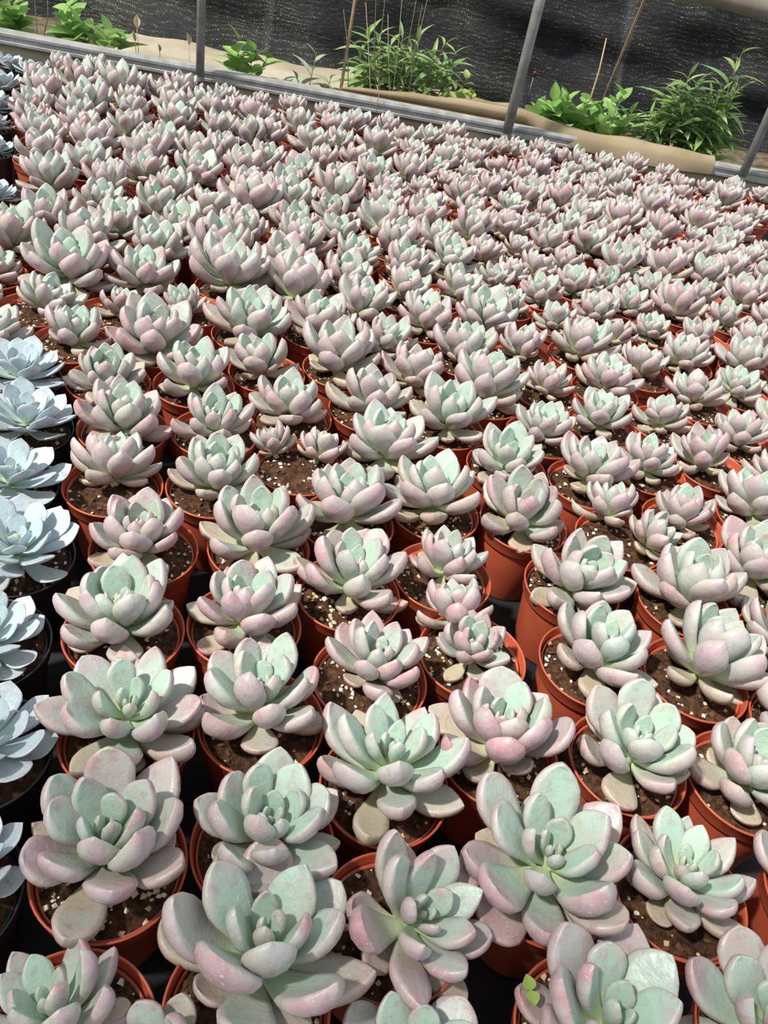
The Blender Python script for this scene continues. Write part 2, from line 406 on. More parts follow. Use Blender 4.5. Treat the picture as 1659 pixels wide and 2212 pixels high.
# ------------------------------------------------------------------ succulent leaves
T_S = [0, .05, .12, .2, .3, .4, .5, .6, .68, .75, .81, .86, .90, .935, .96, .98, .993, 1.0]
T_L = [0, .12, .3, .48, .62, .74, .84, .91, .965, 1.0]
def leaf_mesh(name, half, wprof, tlow, tup, conc, bend, mat, lo=False, twist=0.0, mucro=0.03, asym=0.0):
    ts = T_L if lo else T_S; ns = 8 if lo else 14
    v, fc, al, un, ed = [], [], [], [], []
    # centre line: circular arc of unit length bent upward by `bend`
    for t in ts:
        if abs(bend) > 1e-3:
            a0 = -bend * 0.55; R = 1.0 / bend
            y = R * (math.sin(a0 + bend * t) - math.sin(a0)); z = R * (math.cos(a0) - math.cos(a0 + bend * t)); an = a0 + bend * t
        else: y, z, an = t, 0.0, 0.0
        w = half * ipl(t, wprof[0], wprof[1])
        th = ipl(t, [0, .1, .35, .6, .8, .92, .98, 1], [.55, .62, .85, 1.0, .92, .62, .30, .06])
        for k in range(ns):
            ph = 2 * math.pi * k / ns; cx = math.cos(ph); sx = math.sin(ph)
            x = w * (abs(cx) ** 0.9) * (1 if cx > 0 else -1)
            if sx >= 0: h = tup * th * sx ** 0.8 - conc * th * (1 - cx * cx) * (1 if 0.15 < t < 0.97 else .4)
            else: h = -tlow * th * (-sx) ** 1.15
            tw = twist * t; x2 = x * math.cos(tw) - h * math.sin(tw); h2 = x * math.sin(tw) + h * math.cos(tw)
            x2 += asym * math.sin(math.pi * t)
            up = mucro * max(0, (t - 0.9) / 0.1) ** 2
            v.append((x2, y - h2 * math.sin(an), z + h2 * math.cos(an) + up * 0.3))
            al.append(t); un.append(0.5 - 0.5 * sx if sx < 0 else max(0.0, 0.5 - sx)); ed.append(abs(cx) ** 4)
    n = len(ts)
    for i in range(n - 1):
        for k in range(ns):
            k2 = (k + 1) % ns; fc.append((i * ns + k, i * ns + k2, (i + 1) * ns + k2, (i + 1) * ns + k))
    fc.append(tuple(reversed(range(ns)))); fc.append(tuple((n - 1) * ns + k for k in range(ns)))
    m = mesh(name, v, fc, True, mat)
    for nm, dat in (('along', al), ('under', un), ('edge', ed)):
        at = m.attributes.new(nm, 'FLOAT', 'POINT'); at.data.foreach_set('value', dat)
    return m

WP_A = [([0, .12, .3, .48, .62, .74, .84, .91, .96, .985, 1], [.36, .42, .64, .90, 1.0, .92, .72, .49, .26, .11, .01]),
        ([0, .12, .3, .48, .62, .74, .84, .91, .96, .985, 1], [.38, .46, .72, .96, 1.0, .86, .63, .41, .21, .085, .01]),
        ([0, .12, .3, .48, .62, .74, .84, .91, .96, .985, 1], [.32, .36, .54, .82, .97, 1.0, .87, .66, .38, .16, .01])]
WP_B = [([0, .12, .3, .48, .62, .74, .84, .91, .96, .985, 1], [.38, .42, .58, .80, .95, 1.0, .90, .62, .30, .12, .01])]
LEAF = {}
for lo in (False, True):
    L = []
    k = 0
    for wpr in WP_A:
        for bend, tw, asy in ((0.35, 0.10, .012), (0.62, -0.12, -.015), (0.90, 0.05, .01)):
            L.append(leaf_mesh('leaf', 0.315 - 0.018 * (k % 3), wpr, 0.175, 0.095, 0.055 if bend < .8 else 0.07, bend, M['plump'], lo, tw, 0.03, asy)); k += 1
    LEAF['A', lo] = L
    LEAF['bud', lo] = [leaf_mesh('leaf', 0.30, WP_A[0], 0.16, 0.10, 0.02, b, M['plump'], lo, 0.05) for b in (0.25, 0.5)]
    LEAF['B', lo] = [leaf_mesh('leaf', 0.255, WP_B[0], 0.060, 0.030, 0.025, b, M['blue'], lo, tw, 0.06) for b, tw in ((0.20, 0.1), (0.45, -0.1), (0.65, 0.06))]

def stem_mesh(mat):
    prof = [(0.0, 0.54), (0.03, 0.535), (0.06, 0.50), (0.085, 0.40), (0.10, 0.22), (0.105, 0.05), (0.12, -0.10)]
    return lathe('rosette', prof, 12, mat)
STEM = {'A': stem_mesh(M['stem']), 'B': stem_mesh(M['stem'])}

# pots: body with a separate rim band
def pot_meshes(mat):
    body = lathe('pot', [(0.0, 0.002), (0.0345, 0.002), (0.0355, 0.0), (0.0365, 0.003), (0.0452, RIM - 0.0165), (0.0452, RIM - 0.014), (0.0462, RIM - 0.010),
                         (0.0446, RIM - 0.006), (0.0425, RIM - 0.020), (0.0415, RIM - 0.03)], 56, mat)
    rim = lathe('rim', [(0.0455, RIM - 0.0145), (0.0472, RIM - 0.0150), (0.0478, RIM - 0.0135), (0.0490, RIM - 0.0030), (0.0497, RIM - 0.0022), (0.0500, RIM - 0.0008), (0.0494, RIM),
                        (0.0484, RIM - 0.0002), (0.0478, RIM - 0.0014), (0.0462, RIM - 0.0130)], 56, mat)
    return body, rim
POT = {'A': pot_meshes(M['pot']), 'B': pot_meshes(M['blackpot'])}

def soil_mesh(seed):
    r = random.Random(seed); v, fc = [(0, 0, 0.004)], []; nr, nk = 7, 30
    for i in range(1, nr + 1):
        q = 0.0452 * i / nr
        for k in range(nk):
            a = 2 * math.pi * (k + 0.5 * (i % 2)) / nk
            v.append((q * math.cos(a), q * math.sin(a), r.uniform(-0.0016, 0.0016) * (i < nr) + 0.003 * (1 - (i / nr) ** 2)))
    for k in range(nk): fc.append((0, 1 + k, 1 + (k + 1) % nk))
    for i in range(nr - 1):
        for k in range(nk):
            a = 1 + i * nk + k; b = 1 + i * nk + (k + 1) % nk; fc.append((a, a + nk, b + nk, b))
    return mesh('soil', v, fc, True, M['soil'])
SOIL = [soil_mesh(i) for i in range(4)]

def chip(r, c, s, flat):
    """a small irregular stone: 8 jittered corners of a squashed octahedron-like lump"""
    q = [Vector((x * r.uniform(.6, 1.1), y * r.uniform(.6, 1.1), z * r.uniform(.6, 1.1) * flat)) * s for x, y, z in
         ((1, 0, 0), (.2, 1, 0), (-1, .2, 0), (0, -1, 0), (.2, .1, .9), (0, .1, -.8), (.6, .6, .5), (-.5, -.5, .55))]
    rot = Euler((r.uniform(-.5, .5), r.uniform(-.5, .5), r.uniform(0, 6.3))).to_matrix()
    v = [rot @ p + c for p in q]
    f = [(0, 6, 4), (6, 1, 4), (1, 2, 4), (2, 7, 4), (7, 3, 4), (3, 0, 4), (2, 3, 7), (0, 1, 6), (1, 0, 5), (2, 1, 5), (3, 2, 5), (0, 3, 5)]
    return v, f
def grit_mesh(seed, n, mat, name, smin, smax, flat):
    r = random.Random(seed); V, Fc = [], []
    for _ in range(n):
        q = 0.043 * math.sqrt(r.uniform(0.12, 1)); a = r.uniform(0, 6.283)
        v, f = chip(r, Vector((q * math.cos(a), q * math.sin(a), 0.003 * (1 - (q / .045) ** 2) + 0.0008)), r.uniform(smin, smax), flat)
        Fc += [tuple(i + len(V) for i in t) for t in f]; V += v
    return mesh(name, V, Fc, False, mat)
GRIT = [grit_mesh(10 + i, n, M['grit'], 'grit', 0.0009, 0.0034, 0.75) for i, n in enumerate((52, 34, 70, 26, 95))]
BARK = [grit_mesh(30 + i, n, M['bark'], 'bark_chips', 0.0015, 0.0042, 0.35) for i, n in enumerate((26, 40))]

# ------------------------------------------------------------------ potted succulents
# every pot: kind, x, y, rim diameter, then per rosette its offset from the pot centre and its radius (metres)
POTS = ('A,-0.1058,0.1301,0.0975,-0.0194,0.0159,0.0419;A,0.0889,0.1345,0.0973,-0.0046,0.0194,0.0448;A,-0.0143,0.1651,0.0974,0.001,0.0256,0.0603|-0.033,-0.032,0.031;B,-0.2115,0.1878,0.0971,0.0004,0.0207,0.0457;A,0.1916,0.1896,0.0974,0.0068,0.0079,0.0524;A,0.3074,0.208,0.0974,-0.0133,0.006,0.053;'
        'A,-0.1217,0.2268,0.0974,-0.0038,0.0115,0.0546;A,0.062,0.2286,0.0973,0.0226,-0.0002,0.0515;A,-0.0302,0.2617,0.0972,0.0008,0.0084,0.0483;B,-0.2376,0.2819,0.0971,0.0027,0.0093,0.0472;A,0.1647,0.2837,0.0972,-0.0078,0.002,0.0608;A,0.262,0.2947,0.0974,-0.004,0.0099,0.0439;'
        'A,0.3774,0.3133,0.0974,-0.0118,0.0101,0.0495;A,-0.148,0.3212,0.0973,-0.0013,0.0077,0.0537;A,0.0446,0.3248,0.0972,-0.0015,0.0188,0.0551;A,-0.0564,0.3558,0.0972,-0.0075,0.0168,0.0525;B,-0.2805,0.3696,0.0971,0.004,0.0022,0.0435;A,0.1289,0.3747,0.0971,-0.0056,0.0135,0.0522;'
        'A,0.2345,0.3939,0.0975,0.0013,0.0055,0.0508;A,0.3323,0.4001,0.0974,0.0016,0.0029,0.0454;A,-0.1867,0.411,0.0974,-0.005,0.007,0.0499;A,0.0185,0.419,0.0972,0.0042,0.0121,0.0454;A,-0.0951,0.4456,0.0972,-0.0011,0.0083,0.0466;B,-0.3043,0.4645,0.0973,0.0006,0.0042,0.0537;'
        'A,0.1029,0.4687,0.0971,-0.0188,0.0393,0.0362|-0.002,-0.0,0.0347;A,0.4016,0.4693,0.0974,-0.0071,0.0057,0.0517;A,0.2116,0.4891,0.0974,0.0056,0.0086,0.0496;A,0.3089,0.5008,0.0974,0.0179,0.024,0.0544;A,-0.2065,0.5069,0.0973,-0.005,0.0063,0.0445;A,-0.016,0.5104,0.0972,-0.0001,0.0111,0.0506;'
        'A,-0.1085,0.5424,0.097,-0.0057,0.0076,0.0519;B,-0.358,0.5465,0.0973,0.0059,0.0106,0.0502;A,0.0685,0.56,0.0971,0.0023,0.0143,0.0398;A,0.4068,0.5671,0.0971,-0.0062,0.0148,0.0432;A,-0.2674,0.5835,0.0967,-0.0145,0.0479,0.0424;A,0.1982,0.5861,0.0973,0.0071,-0.0077,0.0504;'
        'A,0.3146,0.5999,0.0974,0.0007,0.008,0.0521;A,-0.0345,0.6065,0.0973,-0.0066,0.0148,0.0528;A,-0.1746,0.6141,0.0966,0.0028,0.0049,0.045;B,-0.3856,0.6404,0.0972,-0.0006,0.0123,0.0505;A,0.0518,0.6563,0.0972,-0.0072,0.0179,0.0486;A,0.4043,0.6647,0.0969,-0.012,0.0048,0.051;'
        'A,0.1487,0.6705,0.0966,-0.0079,-0.0106,0.05;A,-0.295,0.6767,0.0961,0.0018,0.0022,0.0465;A,0.2543,0.677,0.0969,-0.0072,0.0463,0.0355|0.0289,0.005,0.0343;A,-0.1008,0.6785,0.0971,-0.0359,0.0251,0.027|0.014,0.0281,0.0283;A,-0.2029,0.707,0.0961,0.0014,0.0003,0.0422;B,-0.4366,0.7239,0.0969,0.0053,0.0069,0.0488;'
        'A,-0.0156,0.727,0.0972,0.0018,0.014,0.0492;A,0.3346,0.7328,0.0967,-0.005,0.0088,0.0354;A,-0.3457,0.7589,0.0961,0.0033,-0.0097,0.0412;A,0.1282,0.7654,0.096,-0.0026,-0.0045,0.0432;A,0.2254,0.7699,0.0964,0.0003,0.0141,0.0477;A,-0.1308,0.7714,0.0961,-0.006,0.0052,0.0424;'
        'A,0.4297,0.7719,0.097,-0.0056,0.0185,0.0501;A,-0.5105,0.7877,0.0969,0.0092,0.0074,0.041;A,-0.2539,0.7897,0.0963,0.0014,-0.0005,0.0463;A,-0.0465,0.8199,0.0967,0.0019,0.0071,0.046;A,-0.4191,0.8224,0.0965,0.0057,0.0061,0.0393;A,0.051,0.8232,0.096,0.0023,0.0008,0.0512;'
        'A,0.3049,0.8253,0.0962,-0.0038,0.0089,0.0369;A,0.4909,0.8485,0.0968,-0.0132,0.0257,0.0417;A,-0.5857,0.8496,0.0968,0.0216,0.0164,0.041;A,0.1736,0.852,0.0963,-0.0023,0.003,0.0366;A,-0.1815,0.854,0.0961,-0.0112,0.0022,0.0406;A,-0.3266,0.8549,0.0972,0.0055,-0.0049,0.0533;'
        'A,0.3941,0.8627,0.0962,-0.0182,0.0108,0.0415;A,-0.4944,0.8843,0.0968,0.0212,0.013,0.0389;A,-0.0976,0.9031,0.0966,-0.0048,0.0001,0.0536;A,-0.0002,0.9057,0.0956,0.0005,0.0126,0.0431;A,0.2538,0.9074,0.0962,-0.0073,0.0024,0.0394;A,0.0961,0.91,0.096,0.0002,0.0101,0.0519;'
        'A,-0.4033,0.9186,0.0964,0.0069,0.0096,0.0312;A,-0.2301,0.9375,0.0958,0.003,0.0023,0.0561;A,0.4546,0.9387,0.0961,-0.0165,0.0124,0.0404;A,0.3432,0.9459,0.0969,-0.0068,0.0072,0.0335;A,-0.588,0.9469,0.0968,0.0083,0.0066,0.0341;A,0.1761,0.9649,0.0959,0.0044,0.0114,0.0349;'
        'A,-0.3209,0.9696,0.0958,-0.007,-0.0075,0.0329;A,-0.4968,0.9817,0.0969,0.0052,-0.0012,0.0606;A,-0.1467,0.9868,0.0964,0.0068,0.0043,0.0459;A,-0.0493,0.9883,0.0956,0.0015,-0.0036,0.0401;A,0.0629,1.0016,0.0968,-0.0023,0.0064,0.0466;A,0.5279,1.0028,0.0969,-0.0208,0.0029,0.0384;'
        'A,0.2652,1.0044,0.0969,0.0017,0.0085,0.0421;A,-0.4058,1.0163,0.0964,0.0059,-0.0021,0.0479;A,0.4046,1.0214,0.0954,-0.0124,0.0196,0.0384;A,-0.6101,1.0418,0.0969,0.0071,-0.0009,0.0489;A,0.1441,1.0559,0.0956,-0.0012,0.0089,0.037;A,-0.2941,1.0636,0.0971,0.0011,0.0074,0.062;'
        'A,-0.1966,1.0704,0.0967,0.003,0.0105,0.0508;A,-0.099,1.0714,0.0956,0.0073,0.0039,0.0463;A,-0.0023,1.0738,0.0941,0.0015,0.0086,0.0441;A,-0.5187,1.0769,0.0944,0.0079,0.0005,0.0502;A,0.3279,1.0789,0.0925,-0.0012,0.0162,0.038;A,0.4767,1.0859,0.0937,-0.0081,0.001,0.0372;'
        'A,0.2323,1.0962,0.0934,0.0013,0.0134,0.0444;A,0.572,1.1055,0.0943,-0.0222,0.0064,0.038;A,-0.4271,1.111,0.0941,0.01,-0.0005,0.0445;A,0.0787,1.1263,0.0931,0.0087,-0.0062,0.0479;A,-0.595,1.1382,0.0943,0.0002,-0.0045,0.0484;A,0.3995,1.1455,0.0939,-0.0008,0.0054,0.039;'
        'A,-0.3382,1.1507,0.0941,0.006,0.0016,0.0527;A,-0.1436,1.1565,0.0929,0.0118,0.0,0.0431;A,-0.0483,1.1565,0.0911,0.0101,0.0099,0.0402;A,-0.2411,1.1569,0.0939,0.0076,0.0008,0.0459;A,0.2958,1.1662,0.0896,-0.0035,0.0193,0.0294;A,-0.5011,1.1701,0.0914,0.0028,-0.0013,0.0427;'
        'A,0.5075,1.1749,0.0908,-0.0123,0.0054,0.0397;A,0.2067,1.1866,0.0905,-0.0077,0.0029,0.0309;B,-0.7134,1.196,0.0977,0.0,0.008,0.0312;A,-0.4159,1.2049,0.0912,0.006,-0.0047,0.0441;A,0.0287,1.2063,0.0899,0.0132,0.0053,0.0412;A,0.119,1.2107,0.0896,0.0018,-0.0031,0.0292;'
        'A,-0.5709,1.2299,0.091,0.0162,0.0046,0.041;A,0.3596,1.2312,0.0905,-0.0051,-0.0026,0.0304;A,-0.3244,1.2443,0.0911,0.0018,-0.0019,0.0417;A,0.4496,1.2455,0.0906,-0.0139,-0.0011,0.0336;A,-0.0516,1.248,0.0898,0.0029,0.004,0.0414;A,-0.1418,1.2499,0.0898,0.0092,0.0007,0.0394;'
        'A,-0.233,1.2509,0.0907,0.0045,0.002,0.0458;A,0.2706,1.2527,0.0896,-0.0045,0.0042,0.0341;A,0.5403,1.2605,0.0909,-0.0123,0.0104,0.0364;A,-0.4862,1.2644,0.0905,0.0139,0.0102,0.0422;A,0.1827,1.2746,0.0892,-0.0123,-0.0012,0.0361;A,-0.6631,1.2804,0.0915,0.0003,0.0041,0.0441;'
        'A,-0.4006,1.2953,0.0899,0.0052,0.0194,0.0404;A,0.0967,1.3005,0.0892,-0.0005,-0.0039,0.0293|0.0191,0.0231,0.0317;A,0.008,1.3169,0.0898,0.0109,-0.0033,0.0446;A,0.3334,1.3185,0.0904,-0.0049,-0.0042,0.035;A,-0.5808,1.3213,0.0913,-0.0036,0.0081,0.038;A,0.4231,1.3331,0.0904,-0.0108,0.0094,0.0431;'
        'A,-0.0818,1.3345,0.091,0.0059,0.0003,0.0433;A,-0.1735,1.3346,0.0899,-0.0013,-0.0023,0.0373;A,-0.2651,1.3364,0.0909,0.0057,-0.0077,0.039;A,0.2444,1.3399,0.0889,-0.0108,-0.0023,0.0374;A,0.5131,1.3478,0.0907,-0.0134,-0.0012,0.0318;A,-0.4786,1.356,0.0914,-0.001,0.0017,0.038;'
        'A,0.1585,1.3685,0.09,0.0129,0.0182,0.031;A,-0.3501,1.3702,0.0899,0.0117,0.0069,0.0526;A,0.6002,1.3765,0.0912,-0.0107,0.0088,0.0328;B,-0.8275,1.3835,0.0913,0.0065,0.0086,0.0328;A,-0.6445,1.3874,0.0913,-0.0019,0.0004,0.0438;A,0.0694,1.3877,0.0906,0.0052,0.0083,0.0321;'
        'A,-0.7361,1.392,0.0913,-0.0001,0.003,0.0388;A,-0.0203,1.4036,0.0906,0.0054,0.0002,0.039;A,0.3055,1.4051,0.0889,-0.0097,-0.0137,0.0315;A,-0.5536,1.4091,0.0914,0.0043,0.0042,0.0413;A,0.3945,1.4197,0.0897,-0.0158,-0.0052,0.0309;A,-0.2004,1.4212,0.0897,-0.0067,-0.0109,0.0375;'
        'A,-0.1097,1.4219,0.0903,-0.0058,-0.005,0.0452;A,0.484,1.4347,0.0903,-0.0068,-0.0026,0.03;A,0.2203,1.4362,0.0902,0.0056,0.0012,0.0314;A,-0.2892,1.4371,0.0897,0.0071,-0.0017,0.0424;A,-0.3836,1.4554,0.091,0.0032,-0.0004,0.0388;A,0.131,1.4556,0.0905,0.0058,0.0054,0.029;'
        'A,-0.4752,1.4569,0.0911,0.0077,0.0013,0.0443;A,0.5706,1.4632,0.0906,-0.0118,0.0038,0.0375;A,0.0413,1.4748,0.0909,0.0039,-0.0007,0.0459;A,-0.7706,1.4832,0.0915,0.0003,0.004,0.0409;A,0.336,1.4902,0.0899,-0.0079,-0.0094,0.0403;A,-0.0488,1.4905,0.0908,0.0001,-0.0045,0.0418;'
        'A,-0.6797,1.4969,0.0915,-0.0003,0.004,0.0433;B,-0.8937,1.4977,0.0912,0.0071,0.0152,0.0351;A,-0.5762,1.4983,0.0915,0.0006,0.0023,0.0454;A,0.4258,1.506,0.0907,-0.0066,0.0111,0.043;A,-0.2228,1.51,0.0911,0.0106,-0.0066,0.0515;A,-0.3208,1.5221,0.0901,0.008,-0.0099,0.0367;'
        'A,0.1928,1.5235,0.0909,0.0031,-0.0075,0.0381;A,-0.1326,1.5268,0.0884,0.0103,-0.0027,0.0393;A,0.632,1.5309,0.0883,-0.0098,-0.0024,0.0316;A,0.5125,1.5344,0.0881,-0.0128,-0.0006,0.0387;A,0.1032,1.5422,0.0872,-0.0044,0.0122,0.0358|0.0112,0.0065,0.0357;A,-0.4081,1.5507,0.0914,0.0024,0.0017,0.0422;'
        'A,-0.5,1.5518,0.0883,-0.0005,0.0125,0.0428;A,0.277,1.559,0.0873,0.0007,0.0001,0.0392;A,-0.829,1.5627,0.0883,-0.0045,0.003,0.0358;A,-0.7375,1.5693,0.0883,-0.0055,0.0093,0.0385;A,0.3671,1.5765,0.0882,-0.0042,0.0028,0.0339;A,-0.0513,1.5821,0.088,0.0111,0.0004,0.0325;'
        'A,-0.5804,1.5959,0.0913,0.006,0.0008,0.0431;A,0.0357,1.598,0.0844,0.0095,0.0052,0.033;A,0.5729,1.5992,0.085,-0.0045,0.0072,0.0367;A,-0.3073,1.612,0.088,-0.0025,-0.0193,0.0379;A,0.1583,1.6146,0.0876,0.001,-0.0059,0.0274;A,-0.1335,1.6157,0.0853,0.0054,0.005,0.0323;'
        'A,0.6568,1.6162,0.085,-0.0166,-0.0022,0.0343;B,-0.9485,1.6167,0.0852,0.0074,0.0101,0.037;A,0.4899,1.6205,0.0847,-0.0076,0.0157,0.0351;A,-0.2193,1.621,0.0853,-0.0096,0.0066,0.0352;A,-0.6688,1.6258,0.0884,-0.0021,0.0023,0.0392;A,-0.4764,1.6374,0.0854,0.0024,-0.0012,0.037;'
        'A,0.2427,1.6399,0.0846,-0.0012,-0.0072,0.0345;A,-0.3907,1.6419,0.0854,0.0089,-0.002,0.0361;A,-0.8669,1.643,0.0852,-0.0013,-0.0036,0.0393;A,-0.7811,1.6467,0.0853,-0.0018,0.005,0.0421;A,0.4114,1.6534,0.0845,-0.0073,-0.0007,0.0318;A,0.3264,1.6552,0.0845,-0.0026,0.0021,0.0328;'
        'A,-0.0668,1.6697,0.0853,-0.0024,-0.0001,0.0292;A,0.0184,1.6812,0.0844,0.0007,-0.0072,0.0422;A,0.5498,1.6818,0.0852,-0.0012,-0.0052,0.0386;A,0.1041,1.6848,0.0851,0.0109,-0.0039,0.0331;A,-0.1719,1.6925,0.0853,0.0005,-0.004,0.0402;A,-0.2812,1.697,0.0873,-0.0004,0.0022,0.0382;'
        'A,0.6339,1.699,0.0853,-0.0071,0.0047,0.0308;A,0.1874,1.7046,0.0846,0.0084,-0.0044,0.0277;A,0.2716,1.7209,0.085,0.0047,0.0011,0.0386;A,-0.8882,1.7286,0.0877,0.0,0.004,0.0437;A,-0.7937,1.7316,0.0853,0.0007,-0.0013,0.0492;A,0.4397,1.7342,0.0847,0.0024,0.0038,0.0414;'
        'A,-0.6046,1.7346,0.0866,0.0,0.004,0.0414;A,-0.7055,1.7362,0.0854,-0.0015,0.0082,0.0382;A,0.3546,1.7419,0.085,0.0063,0.0079,0.0432;A,-0.1057,1.7474,0.0854,0.002,0.0031,0.0431;B,-0.9963,1.7477,0.0854,0.0019,0.0106,0.0394;A,-0.5195,1.7531,0.0854,0.0015,0.0044,0.0418;'
        'A,-0.0204,1.7571,0.0847,0.0049,0.0025,0.0296;A,-0.2224,1.7621,0.0855,0.0005,0.0033,0.037;A,0.5201,1.7625,0.0847,-0.0004,-0.0013,0.027;A,0.0654,1.7629,0.0852,0.0056,0.0091,0.0338;A,0.6889,1.7696,0.0852,-0.0088,0.0048,0.0298;A,-0.4365,1.7754,0.0854,-0.0158,-0.008,0.0395|0.0127,0.0152,0.0375;'
        'A,0.6037,1.7793,0.0848,-0.0121,-0.0042,0.0345;A,0.1491,1.781,0.085,-0.0009,-0.0119,0.0391;A,-0.3239,1.7903,0.0903,0.0,0.004,0.0425;A,0.2335,1.7976,0.0851,-0.0026,0.0037,0.0401;A,-0.7347,1.817,0.0852,-0.0041,0.0066,0.0366;A,-0.9464,1.8176,0.0854,-0.0007,0.0063,0.0356;'
        'A,-0.6437,1.8257,0.0909,0.0,0.004,0.0432;A,0.3638,1.8272,0.0849,-0.0297,0.0039,0.027|0.009,0.0133,0.0333;A,-0.0683,1.8279,0.085,0.0141,-0.0046,0.0333;A,0.0174,1.8341,0.0849,0.0119,0.0007,0.0316;A,0.5449,1.8448,0.0855,0.0006,0.0032,0.041;A,0.1005,1.8536,0.0849,0.0023,0.0131,0.0292;'
        'A,-0.8722,1.8608,0.0854,0.001,0.0033,0.0463;A,0.6292,1.8614,0.0855,-0.001,0.0033,0.0438;A,0.1846,1.8679,0.0849,-0.0018,0.0074,0.0333;A,-0.5568,1.8681,0.0854,-0.0025,0.0065,0.0415;A,-0.2791,1.8693,0.0854,0.0044,0.0045,0.0353;A,-0.1937,1.8782,0.0854,-0.0006,0.0054,0.0442;'
        'A,0.4391,1.8815,0.0854,-0.0004,0.0053,0.0427;A,0.2981,1.8818,0.0849,0.0003,0.0093,0.0325;A,-0.7892,1.8831,0.0852,0.0021,-0.0014,0.0558;B,-0.9911,1.8909,0.0853,-0.002,0.0144,0.038;A,-0.0308,1.905,0.0852,-0.0026,-0.0018,0.0392;A,-0.4704,1.9086,0.0853,-0.0141,0.005,0.037|0.0087,0.0096,0.0318;'
        'A,-0.3845,1.9131,0.0855,-0.0004,0.004,0.0396;A,-0.7012,1.9145,0.0854,0.0001,0.0088,0.0398;A,-0.116,1.9146,0.0852,0.0066,0.0009,0.0343;B,-1.0708,1.9228,0.0853,0.006,0.0057,0.0318;A,-0.6167,1.9297,0.0854,0.0003,0.0011,0.0371;A,0.5196,1.9341,0.0921,0.0,0.004,0.0347;'
        'A,0.2336,1.9379,0.0848,0.0012,-0.0009,0.0319;A,0.1145,1.9381,0.0851,-0.0256,0.0011,0.0319|0.0177,-0.004,0.034;A,-0.3066,1.9531,0.0863,0.0,0.004,0.0403;A,0.0324,1.963,0.0853,-0.0039,0.0023,0.0313;A,0.4132,1.9635,0.0851,-0.0259,0.0136,0.0349|0.0183,0.0127,0.0316;A,0.3143,1.9661,0.085,-0.01,0.0026,0.0313;'
        'A,-0.7695,1.9667,0.0854,0.0019,-0.0003,0.0296;A,-0.5297,1.9706,0.0853,-0.0006,0.0066,0.0315;A,-0.9699,1.974,0.0853,0.0027,-0.0016,0.0313;A,0.5939,1.9894,0.0889,0.0,0.004,0.0328;A,-0.6856,1.999,0.0854,-0.0005,0.0014,0.0409;A,0.1745,1.9994,0.0848,0.0088,0.0064,0.0352;'
        'A,-0.8883,2.0007,0.0853,-0.0048,0.0023,0.0356;A,-0.143,2.0044,0.0854,0.002,0.008,0.0359;A,0.7054,2.0182,0.0945,0.0,0.004,0.0343;A,0.4786,2.0192,0.0854,-0.0019,0.0027,0.0304;A,-0.5957,2.0255,0.0853,0.0045,0.0007,0.0342;A,-0.0237,2.028,0.0851,0.0056,0.0105,0.0335;'
        'A,0.2556,2.0288,0.0854,0.0032,0.0025,0.0305;A,-0.2663,2.03,0.0854,0.0028,0.0057,0.0389;A,0.3656,2.0347,0.085,-0.0086,0.0047,0.0356;A,-0.515,2.0553,0.0853,0.0039,0.0015,0.027;A,-0.4292,2.0564,0.0853,-0.0033,0.0043,0.0348;A,0.5537,2.0692,0.0851,-0.0121,0.0138,0.0285;'
        'A,0.0484,2.0742,0.0851,-0.0048,0.0032,0.0311;A,-0.1928,2.0745,0.0854,-0.0023,0.0017,0.035;A,-0.095,2.0755,0.0852,0.0075,-0.0033,0.0337;A,-0.346,2.0782,0.0855,-0.0014,0.0036,0.0351;A,0.1685,2.0845,0.0848,-0.0002,-0.0009,0.0283;A,0.3075,2.0973,0.085,0.0041,0.0004,0.0319;'
        'A,0.6609,2.1021,0.0854,-0.0011,0.0067,0.0389;A,0.4761,2.1052,0.0849,-0.0025,0.0057,0.0316;A,0.3914,2.1165,0.0849,0.0111,0.0065,0.0334;A,-0.0357,2.1378,0.0854,-0.0014,0.0025,0.0347;A,0.1032,2.1401,0.0853,-0.0132,-0.0103,0.0299|0.0182,-0.0016,0.0317;A,0.5461,2.1547,0.085,0.0089,0.0054,0.0322;'
        'A,0.1843,2.1686,0.0851,0.0078,-0.0071,0.0371;A,0.2698,2.1742,0.0851,0.013,-0.0124,0.0348|-0.021,-0.002,0.028;A,0.6274,2.1812,0.085,-0.0007,0.003,0.0295;A,0.3535,2.1932,0.0851,0.0035,-0.008,0.0328;A,0.7023,2.2223,0.085,-0.0039,-0.0013,0.0328;A,0.7869,2.2356,0.0852,-0.0106,0.002,0.0271;'
        'A,0.5247,2.2378,0.0853,-0.001,-0.0003,0.03;A,0.4392,2.2461,0.0854,0.0023,0.0037,0.0332')
